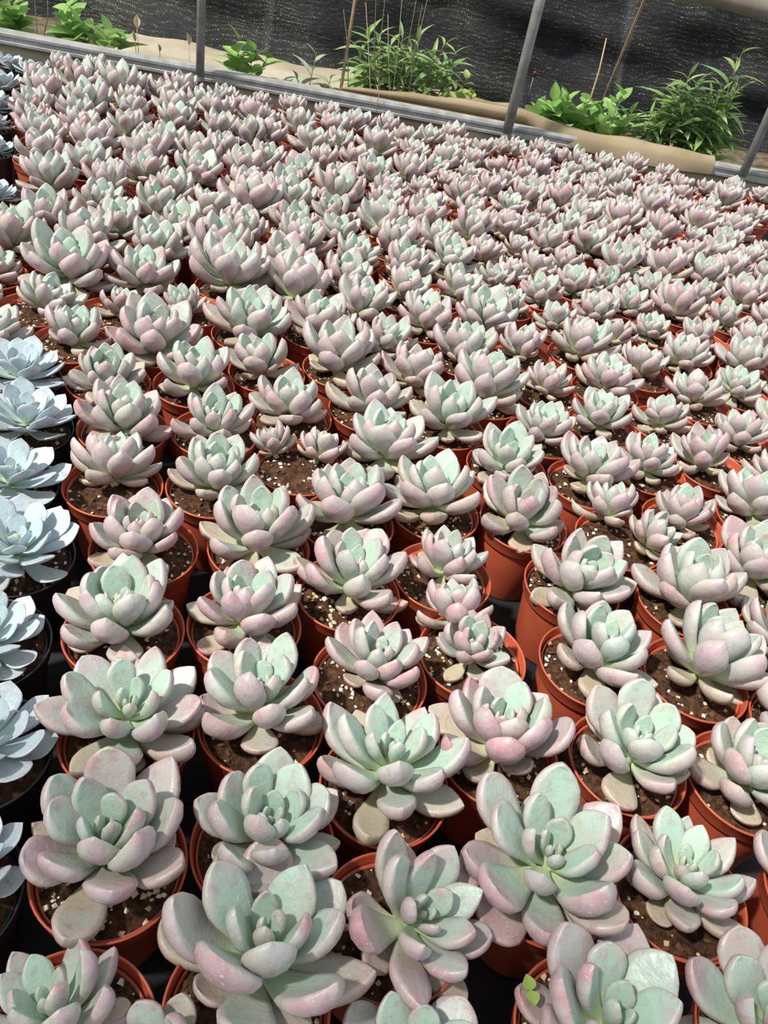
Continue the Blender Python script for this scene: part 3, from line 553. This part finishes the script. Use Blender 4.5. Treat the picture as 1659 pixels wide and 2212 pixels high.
NEAR = {
 0: dict(pink=.35, label='green-mauve succulent cut by the bottom left corner of the photo'),
 1: dict(pink=.30, label='mauve-grey succulent cut off at the middle of the bottom edge'),
 2: dict(pink=.42, kb=.7, label='wide blue-green succulent at the bottom with a small offset rosette in its pot'),
 4: dict(pink=.55, label='pale upright-leaved succulent at the bottom edge beside a tiny green seedling'),
 5: dict(pink=.60, label='succulent with one red-scarred leaf in the bottom right corner'),
 6: dict(pink=.62, ph=-85, label='rosy-tipped open succulent with yellowish lower leaves on bare soil, near bottom left'),
 7: dict(pink=.85, label='pink-flushed succulent leaning over grit and moss in its pot, bottom middle'),
 8: dict(pink=.25, ph=-100, label='bluish mauve succulent tucked behind the wide bottom one with an offset'),
 10: dict(pink=.55, ph=-110, label='large broad-leaved succulent with pink margins, lower right of the middle'),
 11: dict(pink=.40, ph=-80, label='succulent with an upright brown-tipped leaf on its left, lower right'),
 12: dict(pink=.40, label='mostly hidden succulent whose red pot rim shows at the lower right edge'),
 13: dict(pink=.45, ph=-95, label='succulent with a big pink front leaf beside the black floor gap, second in its column'),
 14: dict(pink=.25, ph=-90, label='succulent with a round grey disc-like front leaf and a long drooping leaf'),
 15: dict(pink=.35, ph=-95, label='broad tan-backed succulent left of the round-fronted one'),
 17: dict(pink=.75, ph=-75, label='pink-scarred succulent right of the round-fronted one'),
 18: dict(pink=.28, ph=-95, label='neat mint-centred succulent with a mauve front leaf, right side'),
 19: dict(pink=.25, label='succulent half out of frame above the soil-filled right edge pot'),
 20: dict(pink=.35, ph=-100, label='tan-leaved succulent with gritty soil showing on its right, beside black pots'),
 21: dict(pink=.75, ph=-95, label='pale pink succulent with a scratched round front leaf, middle'),
 22: dict(pink=.65, ph=-80, label='pale succulent with tall pointed pinkish leaves left of middle'),
 24: dict(pink=.55, label='pale two-headed succulent in the middle beside a dark gap'),
 25: dict(pink=.4, label='succulent out past the right edge, only its pot and soil showing'),
 26: dict(pink=.22, ph=-90, label='mint-green succulent set right of centre in a wide pot of dark soil'),
 27: dict(pink=.25, ph=-100, label='mauve-backed succulent with many small lower leaves, right side'),
 28: dict(pink=.85, ph=-90, label='small pink-edged succulent in a gritty pot near the black pots'),
 29: dict(pink=.50, ph=-105, label='tall-leaved succulent with a rosy front leaf in the middle'),
 30: dict(pink=.28, label='grey-mint succulent with a white-crusted leaf left of middle'),
 32: dict(pink=.60, label='small pointed pale-mauve succulent in a pot too large for it, middle'),
 33: dict(pink=.35, label='succulent cropped by the right edge beside the mauve-backed one'),
 34: dict(pink=.28, label='lanky green-tan succulent on a bare stem above pale grit'),
 35: dict(pink=.30, label='small succulent to the right in a pot with its full red side in view'),
 36: dict(pink=.30, label='succulent with a large rosy front leaf behind the mauve-backed one'),
 37: dict(pink=.35, label='succulent with two brown front leaves and bark chips, middle'),
 40: dict(pink=.18, label='pale green succulent in a pot whose round front rim is fully visible'),
 41: dict(pink=.50, label='mauve succulent cropped at the right edge above the rosy-fronted one'),
 42: dict(pink=.50, label='bluish mauve succulent in a fully visible pot right of the pale green one'),
 44: dict(pink=.35, label='crowded pot of two small rosettes with many stubby leaves, right of middle'),
 45: dict(pink=.70, label='pot with one green and one red-tipped small rosette left of middle'),
}
BORD = {3: 13, 9: 12, 16: 11, 23: 10, 31: 9, 39: 8, 47: 7, 110: 6, 141: 5, 163: 4, 187: 3, 214: 2, 243: 1, 249: 0}
ORD = 'first second third fourth fifth sixth seventh eighth ninth tenth eleventh twelfth thirteenth fourteenth fifteenth sixteenth seventeenth eighteenth nineteenth twentieth'.split()
ORD += ['twenty-' + w for w in ORD[:9]] + ['thirtieth'] + ['thirty-' + w for w in ORD[:9]]

def rosette(root, kind, dx, dy, rad, lo, seed, pink, opts):
    y0 = root.location.y; rad *= 1.07 + 0.13 * min(max((y0 - .4) / .9, 0), 1) + 0.07 * min(max((y0 - 1.1) / .4, 0), 1)
    r = random.Random(seed)
    tilt = min(math.hypot(dx, dy) * 0.5 / max(rad * 0.62, .01), 0.5)
    kb = opts.get('kb', 0.25 if y0 < .75 else 0.5)
    base = Vector((dx * kb, dy * kb, RIM - 0.0075))
    st = link('rosette', STEM[kind], root)
    axis = Vector((-dy, dx, 0)); axis = axis.normalized() if axis.length > 1e-5 else Vector((1, 0, 0))
    st.location = base; st.rotation_mode = 'QUATERNION'; st.rotation_quaternion = Matrix.Rotation(tilt, 3, axis).to_quaternion()
    st.scale = (rad, rad, rad)
    if kind == 'A':
        n = opts.get('n', r.choice((23, 24, 25, 26, 27))); lift = opts.get('lift', r.uniform(-7, 9) - (9 if y0 < .36 else 0))
    else:
        n = 30; cup = 0.95
    ph0 = opts.get('ph', None)
    if ph0 is None: ph0 = math.radians(-90 + r.uniform(-40, 40))
    else: ph0 = math.radians(ph0)
    ph0 -= 8 * GOLD
    fat = (r.uniform(0.84, 0.99) if y0 < .5 else r.uniform(.82, .98)) * opts.get('fat', 1.0)
    spin = 1 if r.random() < .5 else -1
    for i in range(n):
        a = i / (n - 1)
        th = ph0 + spin * (i - 8) * GOLD + 8 * GOLD + r.uniform(-0.16, 0.16)
        if kind == 'A':
            el = ipl(a, [0, .2, .45, .65, .8, .9, 1], [86, 76, 62, 47, 32, 17, 9]) + lift * (1 - a) * a * 4 + r.uniform(-6, 6)
            el = max(el, 4.0 if y0 < .6 else 9.0) - (4.0 if y0 < .6 and a > .85 else 0)
            ln = ipl(a, [0, .12, .3, .5, .75, .9, 1], [.22, .44, .80, 1.00, 1.06, 1.0, .88]) * r.uniform(.90, 1.10)
            wd = ln * ipl(a, [0, .2, .5, 1], [.80, .92, .98, .90]) * fat * r.uniform(.92, 1.1)
            if i >= n - 5: ln *= r.choice((.62, .78, .92, 1.0, 1.04)); wd = min(wd, ln * 1.15)
            tk = ln * r.uniform(.9, 1.15)
            lib = LEAF['bud', lo] if a < .16 else LEAF['A', lo]
            hb, rb = 0.50 - 0.40 * a ** .8, 0.02 + 0.07 * a
        else:
            el = max(82 - 72 * a ** cup + r.uniform(-5, 5), 9)
            ln = ipl(a, [0, .12, .35, .6, .85, 1], [.16, .34, .68, .95, 1.0, .92]) * r.uniform(.93, 1.07)
            wd = ln * r.uniform(.95, 1.1); tk = ln
            lib = LEAF['B', lo]
            hb, rb = 0.36 - 0.28 * a ** .8, 0.02 + 0.06 * a
        me = r.choice(lib if (kind != 'A' or len(lib) < 7) else lib[:6] if y0 > .55 else lib)
        lf = bpy.data.objects.new('leaf', me); COL.objects.link(lf); lf.parent = st
        rot = Matrix.Rotation(th - math.pi / 2, 3, 'Z') @ Matrix.Rotation(math.radians(el), 3, 'X') @ Matrix.Rotation(r.uniform(-.14, .14), 3, 'Y')
        lf.matrix_basis = Matrix.LocRotScale(Vector((rb * math.cos(th), rb * math.sin(th), hb)), rot.to_quaternion(), Vector((wd, ln, tk)))
        lf.color = (min(a * r.uniform(.92, 1.06), 1), min(max(pink * r.choice((.35, .6, .8, 1.0, 1.2, 1.7)), 0), 1), r.random(), 1)
    return st

pots = []
for rec in POTS.split(';'):
    hd, *rest = rec.split('|'); f_ = hd.split(',')
    heads = [tuple(float(q) for q in f_[4:7])] + [tuple(float(q) for q in t.split(',')) for t in rest]
    pots.append((f_[0], float(f_[1]), float(f_[2]), float(f_[3]), heads))
# rows counted from the rail, places counted from the left
W0 = WA @ WN
rowof = {}
for i, (k, x, y, d, hs) in enumerate(pots):
    dist = W0 - Vector((x, y)) @ WN
    rowof.setdefault((k, int((dist - 0.10) / 0.092)), []).append(i)
place = {}
for (k, rw), ids in rowof.items():
    for j, i in enumerate(sorted(ids, key=lambda q: Vector(pots[q][1:3]) @ WU)): place[i] = (rw, j)

for i, (kind, x, y, d, hs) in enumerate(pots):
    r = random.Random(1000 + i)
    near = NEAR.get(i, {})
    pink = near.get('pink', min(max(0.32 + 0.16 * (y - 0.4) + r.uniform(-.26, .26), 0.05), 0.95))
    if kind == 'B': pink = r.uniform(.1, .3)
    e = empty('potted_succulent', (x, y, 0)); e.rotation_euler.z = 0
    rw, j = place[i]
    tone = 'mint-green' if pink < .30 else 'grey-green' if pink < .48 else 'mauve-grey' if pink < .66 else 'pink-flushed'
    if len(hs) > 1: tone += ' two-headed'
    if 'label' in near: lab = near['label']
    elif kind == 'B': lab = 'blue-grey pointed succulent in black pot, %s of its column from the rail' % ORD[min(BORD[i], 38)]
    else: lab = '%s succulent, %s row from the metal rail, %s plant from the left' % (tone, ORD[min(rw, 38)], ORD[min(j, 38)])
    tag(e, lab, 'succulent', 'plump succulents in red pots' if kind == 'A' else 'blue succulents in black pots')
    k = d / 0.1
    lo = y > 0.95
    pb = link('pot', POT[kind][0], e); pb.scale = (k, k, 1); pr = link('rim', POT[kind][1], pb)
    pb.rotation_euler.z = r.uniform(0, 6.28)
    so = link('soil', SOIL[i % 4], e); so.location.z = RIM - 0.0105; so.scale = (k, k, 1); so.rotation_euler.z = r.uniform(0, 6.28)
    if y < 1.5:
        g = link('grit', GRIT[r.randrange(5)], so); g['kind'] = 'stuff'; g.rotation_euler.z = r.uniform(0, 6.28)
        b = link('bark_chips', BARK[r.randrange(2)], so); b['kind'] = 'stuff'; b.rotation_euler.z = r.uniform(0, 6.28)
    for q, (dx, dy, rad) in enumerate(hs):
        rosette(e, kind, dx, dy, rad, lo, 5000 + i * 7 + q, pink, dict(near, kb=near.get('kb', .85)) if (q == 0 and len(hs) > 1) else near if q == 0 else dict(kb=1.0))

# ------------------------------------------------------------------ weeds between rail and net
def flat_leaf(name, half, prof, fold, droop, mat, n=7):
    v, fc = [], []
    for i in range(n + 1):
        t = i / n; w = max(half * ipl(t, prof[0], prof[1]), 0.002)
        z = -droop * t * t; 
        v += [(-w, t, z + fold * w), (-w * .5, t, z + fold * w * .35), (0, t, z), (w * .5, t, z + fold * w * .35), (w, t, z + fold * w)]
    for i in range(n):
        for k in range(4): a = i * 5 + k; fc.append((a, a + 1, a + 6, a + 5))
    return mesh(name, v, fc, True, mat)
P_OV = ([0, .06, .2, .4, .6, .8, .93, 1], [.06, .35, .92, 1, .86, .5, .16, 0])
P_LO = ([0, .08, .2, .34, .46, .56, .66, .8, .93, 1], [.1, .75, 1, .80, .55, .62, .60, .38, .14, 0])
P_LA = ([0, .1, .3, .5, .75, .92, 1], [.15, .45, .95, 1, .7, .28, 0])
WL = {'broad': [flat_leaf('leaf', .36, P_OV, .35, .18, M['broad']), flat_leaf('leaf', .42, P_LO, .25, .28, M['broad'], 10)],
      'narrow': [flat_leaf('leaf', .095, P_LA, .5, .35, M['narrow']), flat_leaf('leaf', .115, P_LA, .4, .6, M['narrow'])],
      'lime': [flat_leaf('leaf', .36, P_OV, .35, .2, M['lime'])],
      'grey': [flat_leaf('leaf', .15, P_LA, .4, .4, M['grey'])]}
def weed(label, stems, kind, size, per, off, seed, t0=0.25, name='weed', elev=(5, 50), stalk=0.0014, cat='weed'):
    """stems: [(top px, top py, base px)]; every leaf a part of its own"""
    r = random.Random(seed)
    b0 = on_wall(stems[0][2], stems[0][1], off); e = empty(name, (b0.x, b0.y, 0)); tag(e, label, cat, 'weeds behind the rail')
    for si, (tx, ty, bx) in enumerate(stems):
        o_ = off + r.uniform(-.05, .05)
        top = on_wall(tx, ty, o_); bs = on_wall(bx, ty, off); base = Vector((bs.x, bs.y, 0.0))
        top -= e.location; base -= e.location
        mid = base.lerp(top, .5) + Vector((r.uniform(-.012, .012), r.uniform(-.012, .012), 0))
        pts = [base.lerp(mid, t * 2) if t < .5 else mid.lerp(top, t * 2 - 1) for t in (0, .25, .5, .75, 1)]
        v, fc = tube(pts, [stalk * q for q in (1.3, 1.2, 1.0, .8, .5)], 6)
        link('stem', mesh('stem', v, fc, True, M['weedstem']), e)
        for i in range(per):
            t = t0 + (1 - t0) * (i + .5) / per
            p = base.lerp(mid, t * 2) if t < .5 else mid.lerp(top, t * 2 - 1)
            th = i * GOLD + si; el = math.radians(r.uniform(*elev) + 25 * (t > .9))
            lf = bpy.data.objects.new('leaf', r.choice(WL[kind])); COL.objects.link(lf); lf.parent = e
            s = size * r.uniform(.7, 1.2) * (1 - .45 * max(0, t - .75) / .25)
            rot = Matrix.Rotation(th, 3, 'Z') @ Matrix.Rotation(el, 3, 'X') @ Matrix.Rotation(r.uniform(-.4, .4), 3, 'Y')
            lf.matrix_basis = Matrix.LocRotScale(p, rot.to_quaternion(), Vector((s, s, s)))
    return e
weed('dark broad-leaved weed in the top left corner behind the rail', [(8, 10, 5), (30, 5, 12), (48, 28, 25), (12, 42, 8)], 'broad', .075, 8, .16, 1, .3)
weed('bright lobed-leaf weed sprawling behind the rail near the corner', [(150, 5, 150), (140, 30, 145), (190, 55, 165), (235, 65, 190), (272, 78, 215), (165, 40, 160)], 'broad', .074, 8, .12, 2, .4)
weed('small ovate-leaved weed just beyond the leftmost post', [(515, 78, 520), (545, 108, 530), (580, 120, 545), (500, 115, 515)], 'broad', .066, 7, .14, 3, .35, elev=(10, 60))
weed('silvery narrow-leaved seedling in front of the cream sheet', [(684, 112, 684), (640, 165, 660), (715, 165, 700), (610, 170, 640)], 'grey', .075, 7, .16, 4, .2)
weed('bushy narrow-leaved weed with tall stalks beside the bamboo cane', [(795, 60, 815), (820, 75, 822), (845, 95, 835), (870, 80, 845), (775, 110, 805), (890, 105, 850), (810, 120, 815), (855, 140, 840), (785, 160, 805)], 'narrow', .085, 21, .22, 5, .2)
weed('narrow-leaved weed clump leaning toward the thick post', [(905, 80, 905), (960, 92, 930), (985, 110, 945), (935, 120, 920), (970, 150, 945), (895, 130, 905)], 'narrow', .085, 19, .26, 6, .2)
weed('low lime-green weed at the tan film beside the thick post', [(1010, 165, 1000), (985, 190, 990), (1022, 200, 1005), (960, 205, 975)], 'lime', .044, 9, .12, 7, .3)
weed('leafy bright green weed right of the thick post', [(1195, 212, 1195), (1230, 205, 1215), (1270, 212, 1235), (1160, 240, 1180), (1250, 245, 1225), (1210, 250, 1205), (1285, 255, 1245), (1230, 275, 1220)], 'broad', .078, 9, .16, 8, .45, elev=(15, 60))
weed('thin reddish-stemmed weed between leafy weed and goldenrod-like bush', [(1350, 198, 1325), (1325, 215, 1315), (1368, 240, 1335), (1305, 262, 1310), (1340, 275, 1325)], 'broad', .066, 7, .15, 9, .35, elev=(15, 60))
weed('dense goldenrod-like bush with long narrow leaves by the post', [(1490, 160, 1500), (1510, 175, 1508), (1465, 185, 1490), (1535, 205, 1515), (1560, 195, 1530), (1580, 210, 1545), (1450, 215, 1480), (1475, 230, 1490), (1545, 245, 1520), (1405, 245, 1440), (1430, 275, 1455), (1500, 240, 1500), (1520, 280, 1510), (1570, 270, 1540)], 'narrow', .098, 26, .16, 10, .2)
weed('tall wispy shoot rising above the goldenrod-like bush', [(1608, 105, 1585), (1590, 150, 1580), (1600, 180, 1585)], 'narrow', .095, 11, .15, 11, .35)

def stalk(name, label, cat, pts, rad, mat, group=None):
    p0 = Vector((pts[0].x, pts[0].y, pts[0].z))
    v, fc = tube([p - p0 for p in pts], rad, 8); o = link(name, mesh(name, v, fc, True, mat)); o.location = p0
    return tag(o, label, cat, group)
def down(px, py, off, z=0.0):
    p = on_wall(px, py, off); return Vector((p.x, p.y, z))
# bamboo canes
a, b = on_wall(735, 200, .07), on_wall(770, -20, .12)
stalk('bamboo_cane', 'brown bamboo cane standing between cream sheet and tall weed bush', 'cane', [Vector((a.x, a.y, 0)), a, a.lerp(b, .5), b, b + (b - a) * .8], [.0042, .0042, .0044, .0045, .004], M['wood'])
a, b = on_wall(1299, 222, .32), on_wall(1396, -10, .20)
stalk('bamboo_cane', 'thin brown bamboo cane leaning above the leafy bright weed', 'cane', [a + (a - b) * .35, a, a.lerp(b, .5), b, b + (b - a) * .8], [.0016, .0022, .0036, .0046, .005], M['wood'])
a, b = on_wall(1278, 205, .58), on_wall(1310, 82, .60)
stalk('split_stick', 'pale thin stick standing against the black net', 'stick', [Vector((a.x, a.y, 0.0)), a, a.lerp(b, .45) + Vector((.004, 0, 0)), b], [.0026, .0032, .003, .0018], M['straw'])
# grass stalks
GS = [(75, 0, 80, 62), (103, 0, 96, 70), (742, 20, 752, 180), (790, 5, 800, 190), (812, 0, 812, 185), (832, -5, 820, 190), (838, 30, 842, 200), (900, -5, 858, 190), (925, -10, 868, 200), (868, 0, 850, 190), (912, 10, 890, 160)]
GL = ['thin grass stalk near the corner weed, left of the two', 'thin grass stalk near the corner weed, right of the two', 'dry grass stalk just right of the bamboo cane',
      'leftmost tall green stalk rising from the bushy narrow-leaved weed', 'straight green stalk rising above the yellow flower', 'dry upright stalk just right of the yellow flower',
      'short green stalk in the heart of the bushy narrow-leaved weed', 'long green stalk leaning toward the thick post, middle of three', 'dry stalk leaning farthest toward the thick post',
      'green stalk rising from the right half of the bushy weed', 'green stalk between the bushy weed and the weed clump']
for i, (tx, ty, bx, by) in enumerate(GS):
    o_ = .10 + .02 * (i % 4); t_, b_ = on_wall(tx, ty, o_), on_wall(bx, by, o_)
    lab = GL[i]
    stalk('grass_stalk', lab, 'grass', [Vector((b_.x, b_.y, 0)), b_, b_.lerp(t_, .5) + Vector((.006 * math.sin(i), 0, 0)), t_], [.0016, .0014, .0012, .0006], M['weedstem'] if i % 3 else M['straw'], 'grass stalks in the corner' if i < 2 else 'grass stalks in the bush')
a, b = on_wall(814, 183, -.020), on_wall(815, 250, -.020)
stalk('dry_root', 'pale thread-like root hanging over the front of the metal rail', 'root', [a, a.lerp(b, .3) + Vector((.006, 0, 0)), a.lerp(b, .65) + Vector((-.003, 0, 0)), b], .0009, M['straw'])
# yellow flower
p = on_wall(821, 148, .09); e = empty('wild_flower', (p.x, p.y, 0)); tag(e, 'tiny yellow flower in front of the bushy narrow-leaved weed', 'flower')
v, fc = tube([(0, 0, 0), (.002, 0, p.z * .5), (0, 0, p.z)], .0011, 6); link('stem', mesh('flower_stem', v, fc, True, M['weedstem']), e)
pm = flat_leaf('petal', .28, P_OV, .1, .1, M['yellow'], 4)
for k in range(8):
    o = bpy.data.objects.new('petal', pm); COL.objects.link(o); o.parent = e
    o.matrix_basis = Matrix.LocRotScale(Vector((0, 0, p.z)), (Matrix.Rotation(k * .785, 3, 'Z') @ Matrix.Rotation(.5, 3, 'X')).to_quaternion(), Vector((.009,) * 3))
# dry curled leaves
dl = flat_leaf('dry_leaf', .30, P_OV, 1.2, -.5, M['straw'], 8)
for (px, py, off, sz, rz, lab) in ((296, 62, .16, .03, .4, 'dry curled tan leaf on a stalk end of the sprawling lobed weed'), (292, 90, .10, .026, 2.0, 'dry curled leaf just above the rail below the sprawling weed'),
                                   (408, 98, .22, .028, 1.2, 'dry tan leaf standing beside the leftmost post'), (345, 112, .10, .018, 2.6, 'small dark dry leaf lying near the rail left of the post')):
    p = on_wall(px, py, off); e = empty('dry_leaf', (p.x, p.y, 0)); tag(e, lab, 'dry leaf', 'dry leaves behind the rail')
    v, fc = tube([(0, 0, 0), (.003, 0, max(p.z, .02) * .5), (0, 0, max(p.z, .02))], .0009, 6); link('stalk', mesh('dry_stalk', v, fc, True, M['straw']), e)
    o = bpy.data.objects.new('blade', dl); COL.objects.link(o); o.parent = e
    o.matrix_basis = Matrix.LocRotScale(Vector((0, 0, max(p.z, .02))), Euler((.9, 0, rz)).to_quaternion(), Vector((sz,) * 3))
# drip stake by the thick post
p = on_wall(1143, 205, .30); t_ = on_wall(1152, 152, .30); e = empty('drip_stake', (p.x, p.y, 0)); tag(e, 'small black drip stake with dark red cap beside the thick post', 'stake')
v, fc = tube([(0, 0, 0), (0, 0, t_.z - .012)], [.003, .004], 8); link('spike', mesh('spike', v, fc, True, M['blackpot']), e)
v, fc = tube([(0, 0, t_.z - .014), (0, 0, t_.z - .005), (0, 0, t_.z)], [.0055, .006, .003], 10); link('cap', mesh('cap', v, fc, True, M['darkred']), e)

# tiny seedling in the soil of a front pot
px_, py_ = pots[4][1], pots[4][2]
e = empty('seedling', (px_ - .041, py_ + .012, RIM - .010)); tag(e, 'tiny bright green seedling sprouting in the soil of a bottom-edge pot', 'seedling')
v, fc = tube([(0, 0, 0), (.001, 0, .012), (-.001, .001, .024)], .0007, 6); link('stem', mesh('seedling_stem', v, fc, True, M['lime']), e)
sm = flat_leaf('seed_leaf', .5, P_OV, .2, .1, M['lime'], 6)
for a_ in (0.4, 3.4):
    o = bpy.data.objects.new('leaf', sm); COL.objects.link(o); o.parent = e
    o.matrix_basis = Matrix.LocRotScale(Vector((-.001, .001, .024)), (Matrix.Rotation(a_, 3, 'Z') @ Matrix.Rotation(.3, 3, 'X')).to_quaternion(), Vector((.009,) * 3))
